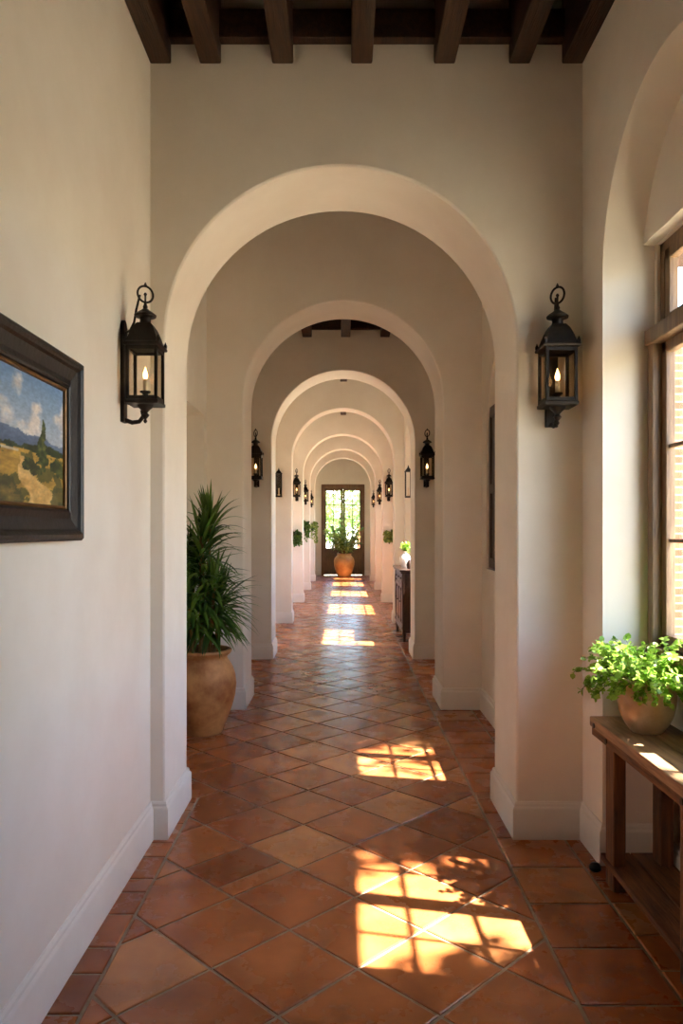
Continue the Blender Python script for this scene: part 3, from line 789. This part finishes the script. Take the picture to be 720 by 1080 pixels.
# dark console in the fourth bay
CX0, CX1, CY0, CY1, CZ = .85, 1.045, 10.75, 12.15, 1.04
cs = thing('console_cabinet', 'dark carved wooden console cabinet against the right wall beyond the third arch', 'cabinet', (0, 0, 0))
b = MB(); b.bbox(CX0-.03, CX1, CY0-.03, CY1+.03, CZ-.03, CZ, .008); b.bbox(CX0-.015, CX1, CY0-.015, CY1+.015, CZ-.055, CZ-.028, .008)
b.build('top', M['dark_wood'], cs)
b = MB(); b.bbox(CX0+.03, CX1, CY0+.02, CY1-.02, .16, CZ-.05, .004)
b.bbox(CX0+.01, CX1, CY0, CY1, .13, .18, .008)
b.build('body', M['dark_wood'], cs)
n = 3; wd = (CY1-CY0-.08)/n
for k in range(n):
    ya = CY0+.04+k*wd
    d = MB().bbox(CX0+.015, CX0+.035, ya+.012, ya+wd-.012, CZ-.20, CZ-.07, .006).build('drawer', M['dark_wood'], cs)
    MB().tube([(CX0+.016, ya+wd/2, CZ-.135), (CX0, ya+wd/2, CZ-.135), (CX0-.006, ya+wd/2, CZ-.135)], [.006, .012, .008], 10).build('knob', M['iron'], d)
    q = MB(); st_ = .06
    q.bbox(CX0+.014, CX0+.034, ya+.012, ya+st_, .19, CZ-.22, .004); q.bbox(CX0+.014, CX0+.034, ya+wd-st_, ya+wd-.012, .19, CZ-.22, .004)
    q.bbox(CX0+.014, CX0+.034, ya+st_-.01, ya+wd-st_+.01, .19, .25, .004); q.bbox(CX0+.014, CX0+.034, ya+st_-.01, ya+wd-st_+.01, CZ-.28, CZ-.22, .004)
    q.bbox(CX0+.022, CX0+.032, ya+.09, ya+wd-.09, .29, CZ-.32, .006)
    d = q.build('door', M['dark_wood'], cs)
    MB().tube([(CX0+.016, ya+wd-.04, .55), (CX0-.004, ya+wd-.04, .55)], .008, 10).build('knob', M['iron'], d)
for x in (CX0+.04, CX1-.035):
    for y in (CY0+.04, CY1-.04):
        MB().lathe([(.018, 0), (.026, .02), (.018, .05), (.030, .09), (.034, .13), (.034, .14)], 14, (x, y, 0)).build('foot', M['dark_wood'], cs, smooth=40)
for y in (CY0+.012, CY1-.012):
    MB().lathe([(.018, .18), (.024, .2), (.016, .24), (.020, .4), (.022, .6), (.016, .76), (.024, .8), (.020, CZ-.055)], 14, (CX0+.022, y, 0)).build('column', M['dark_wood'], cs, smooth=40)
vs = thing('vase_plant', 'small green plant in a white round vase on the dark console cabinet', 'plant', (.955, 11.45, CZ))
prof = [(.001, 0), (.045, 0), (.05, .006), (.075, .05), (.087, .10), (.083, .15), (.06, .195), (.040, .215), (.036, .235), (.044, .25), (.040, .253)]
pot('vase', prof, M['white_pot'], vs, [(.034, .245), (.03, .22), (.03, .2)], .235, .032)
r = random.Random(31); st = MB(); fo = MB()
for s in range(12):
    a = r.uniform(0, 2*PI); el = r.uniform(.5, 1.4); p = Vector((0, 0, .23)); pts = []
    d = Vector((math.cos(a)*math.cos(el), math.sin(a)*math.cos(el), math.sin(el)))
    for k in range(6):
        if p.x > .085: p.x = .085
        pts.append(p.copy()); p = p + d*.028; d = (d + Vector((0, 0, -.05))).normalized()
    st.tube(pts, .002, 5)
    for k in range(1, 6):
        for c in range(3):
            L_ = r.uniform(.035, .055); oval_leaf(fo, pts[k], (rvec(r)+d*.6).normalized() - Vector((.3 if pts[k].x > .05 else 0, 0, 0)), Vector((0, 0, 1))+rvec(r)*.4, L_, L_*.7)
st.build('stem', M['green_stem'], vs); fo.build('foliage', M['leaf_lime'], vs, smooth=180, recalc=False)
jr = MB().lathe([(.001, 0), (.028, 0), (.036, .02), (.042, .06), (.034, .10), (.020, .12), (.024, .135), (.018, .137), (.015, .12)], 20, (.985, 11.05, CZ), close=True).build('small_jar', M['dark_wood'], smooth=50)
tag(jr, 'little dark brown jar on the near end of the dark console cabinet', 'jar')

# trailing plants in half-round wall pots
def wall_planter(label, loc, drop, spread, up, seed, matl, rad=.075):
    r = random.Random(seed)
    t = thing('wall_planter', label, 'plant', loc, group='trailing plants on the far piers')
    b = MB(); pts = [(rad*math.cos(PI+PI*k/12), rad*math.sin(PI+PI*k/12)) for k in range(13)]
    rings = []
    for sc, z in ((.35, -.13), (.75, -.09), (.95, -.03), (1, .02), (1.08, .025), (1.08, .035), (.95, .035), (.9, .0)):
        rings.append([b.bm.verts.new((x*sc, y*sc, z)) for x, y in pts])
    for i in range(len(rings)-1):
        for k in range(12): b.face([rings[i][k], rings[i][k+1], rings[i+1][k+1], rings[i+1][k]])
        b.face([rings[i][0], rings[i+1][0], rings[i+1][12], rings[i][12]])
    b.face(rings[0]); b.face(rings[-1])
    b.build('wall_pot', M['iron'], t, smooth=50)
    MB().box(-.012, .012, -.012, 0, -.15, .12).build('hook_plate', M['iron'], t)
    st = MB(); fo = MB()
    for s in range(16):
        a = r.uniform(PI+.15, 2*PI-.15); p = Vector((rad*.5*math.cos(a), rad*.5*math.sin(a), .0)); pts = []
        trail = s < 10; ln = drop*r.uniform(.6, 1.1) if trail else up*r.uniform(.6, 1.1)
        d = Vector((math.cos(a)*.6*spread/.1, math.sin(a)*.6, 1.0 if not trail else .45)).normalized(); N = 9
        for k in range(N+1):
            pts.append(p.copy()); p = p + d*(ln/N)
            tgt = Vector((0, 0, -1)) if trail else Vector((math.cos(a)*.5, math.sin(a)*.3, .4))
            d = (d + tgt*(.45 if trail else .1) + rvec(r)*.18).normalized()
            if p.y > -.03: p.y = -.03
            p.x = max(-spread, min(spread, p.x))
        st.tube(pts, .003, 5)
        for k in range(1, N+1):
            for c in range(5):
                L_ = r.uniform(.04, .07); dd = (rvec(r) + Vector((0, -.4, -.3 if trail else .3))).normalized()
                q = pts[k] + rvec(r)*.02; q.y = min(q.y, -.02)
                if (q + dd*L_).y > -.005: dd.y = -abs(dd.y)
                oval_leaf(fo, q, dd, Vector((0, -1, .4))+rvec(r)*.5, L_, L_*.75)
    st.build('stem', M['green_stem'], t); fo.build('foliage', matl, t, smooth=180, recalc=False)
    return t
wall_planter('short trailing green plant on the left pier of the fifth arch', (-1.04, 16.8, 1.50), .42, .09, .08, 41, M['leaf_dark'], .055)
wall_planter('long dark green trailing vine on the left pier of the sixth arch', (-1.02, 20.4, 1.72), .70, .09, .14, 42, M['leaf_dark'], .055)
wall_planter('bright green bushy trailing vine on the left pier of the last arch', (-.97, 23.9, 1.70), .72, .15, .22, 43, M['leaf_mid'], .055)
wall_planter('small green plant in a dark wall pot on the right pier of the fifth arch', (1.05, 16.8, 1.46), .16, .09, .16, 44, M['leaf_mid'], .05)

# ------------------------------------------------------------------ outside
structure(MB().box(-30, 40, -20, 80, -.5, -.13).build('ground', M['ground']))
structure(MB().box(-8, 12, 31.5, 60, -.14, -.10).build('lawn', M['lawn']))
gw = MB().box(1.9, 6.5, 7.25, 7.55, -.13, 3.6).build('brick_wall', M['brick']); structure(gw)
tw = MB().bbox(.62, 1.6, 31.2, 31.45, -.13, 1.75, .01).build('garden_wall', M['terrace']); structure(tw)
def tree(label, loc, h, crown, nleaf, seed, leaf=.14, cz=None, trunk=.10, blobs=9, flat=.7):
    r = random.Random(seed)
    t = thing('garden_tree', label, 'tree', loc, group='garden trees outside')
    b = MB(); b.tube([(0, 0, 0), (.03, .02, h*.35), (-.02, .05, h*.6), (0, 0, h*.85)], [trunk, trunk*.8, trunk*.6, trunk*.25], 10)
    fo = MB(); cs_ = []
    for k in range(blobs):
        v = rvec(r); c = Vector((v.x*crown*.7, v.y*crown*.7, (cz or h*.68) + v.z*crown*flat*.7)); cs_.append((c, crown*r.uniform(.35, .6)))
        b.tube([(0, 0, h*.4), (c.x*.5, c.y*.5, (h*.4+c.z)/2+.05), tuple(c)], [trunk*.4, trunk*.25, trunk*.1], 6)
    b.build('trunk', M['bark'], t, smooth=60)
    for k in range(nleaf):
        c, rad = cs_[k % blobs]; v = rvec(r)*rad*(r.random()**.4); v.z *= flat
        L_ = leaf*r.uniform(.7, 1.3); oval_leaf(fo, c+v, rvec(r), rvec(r), L_, L_*.7)
    fo.build('foliage', M['leaf_tree'], t, smooth=180, recalc=False)
    return t
tree('leafy garden tree seen through the left panes of the end door', (-2.6, 38.0, -.1), 4.4, 2.2, 3600, 51, .22, 2.6)
tree('leafy garden tree seen through the right panes of the end door', (3.0, 42.5, -.1), 5.0, 2.4, 3200, 52, .2, 3.0)
tree('tall pale garden tree far behind the others beyond the end door', (-.5, 54.0, -.1), 6.0, 3.2, 1800, 53, .3, 3.2)
tree('sparse shade tree outside the right window casting dappled light on the nearest tiles', (4.2, 3.15, -.13), 7.2, .62, 420, 54, .13, 6.1, blobs=14, trunk=.05)
tree('second shade tree outside the right wall, above the brick garden wall', (4.2, 4.8, -.13), 7.2, .68, 420, 55, .13, 6.0, blobs=10, trunk=.05)
tree('dense unseen tree added outside the right window to keep sun off the nearest tiles', (4.2, 1.58, -.13), 7.2, .56, 700, 56, .13, 6.05, blobs=12, trunk=.06)  # unseen dense crown added to trim the near end of the sun patch
structure(MB().bbox(XO, 1.98, 1.2, 4.1, 3.04, 3.10, .01).build('sun_block_slab', M['beam']))  # unseen slab added to block sun through the first window's upper panes

# ------------------------------------------------------------------ light
sd = Vector((-1, .22, -1.6)).normalized()
sun = bpy.data.lights.new('sun', 'SUN'); sun.energy = 80; sun.angle = math.radians(.7); sun.color = (1, .95, .87)
so = bpy.data.objects.new('sun', sun); COL.objects.link(so); so.location = (10, -2, 16)
so.rotation_euler = sd.to_track_quat('-Z', 'Y').to_euler()
w = bpy.data.worlds.new('sky'); SC.world = w; w.use_nodes = True; nt = w.node_tree
sky = nt.nodes.new('ShaderNodeTexSky'); sky.sky_type = 'NISHITA'; sky.sun_disc = False
sky.sun_elevation = math.asin(-sd.z); sky.sun_rotation = math.atan2(-sd.x, -sd.y); sky.dust_density = 1.0; sky.air_density = 1.0
bg = nt.nodes['Background']; bg.inputs['Strength'].default_value = 2.3
nt.links.new(sky.outputs['Color'], bg.inputs['Color'])
def portal(x, y, z, sx, sy, rot):
    l = bpy.data.lights.new('window_portal', 'AREA'); l.shape = 'RECTANGLE'; l.size = sx; l.size_y = sy; l.cycles.is_portal = True
    o = bpy.data.objects.new('window_portal', l); COL.objects.link(o); o.location = (x, y, z); o.rotation_euler = rot
for bay in BAYS:
    y0, y1, z0, z1 = bay[-1]
    portal(XO+.02, (y0+y1)/2, (z0+z1)/2, z1-z0, y1-y0, (0, PI/2, 0))
portal((DX0+DX1)/2, YEND+.32, DZ/2, DX1-DX0, DZ, (-PI/2, 0, 0))

# ------------------------------------------------------------------ camera
cam = bpy.data.cameras.new('camera'); co = bpy.data.objects.new('camera', cam); COL.objects.link(co)
cam.sensor_fit = 'HORIZONTAL'; cam.sensor_width = 36; cam.lens = 39.5
cam.shift_x = -1/720; cam.shift_y = 20/720; cam.clip_start = .02; cam.clip_end = 300
co.location = (0, 0, 1.6); co.rotation_euler = (PI/2, 0, 0)
SC.camera = co
vs_ = SC.view_settings
vs_.view_transform = 'Standard'; vs_.look = 'None'; vs_.exposure = -0.12; vs_.gamma = 1; vs_.use_curve_mapping = False
cy = SC.cycles
cy.max_bounces = 14; cy.diffuse_bounces = 10; cy.glossy_bounces = 4; cy.transparent_max_bounces = 24; cy.transmission_bounces = 4
cy.use_denoising = True; cy.denoiser = 'OPENIMAGEDENOISE'; cy.sample_clamp_indirect = 8
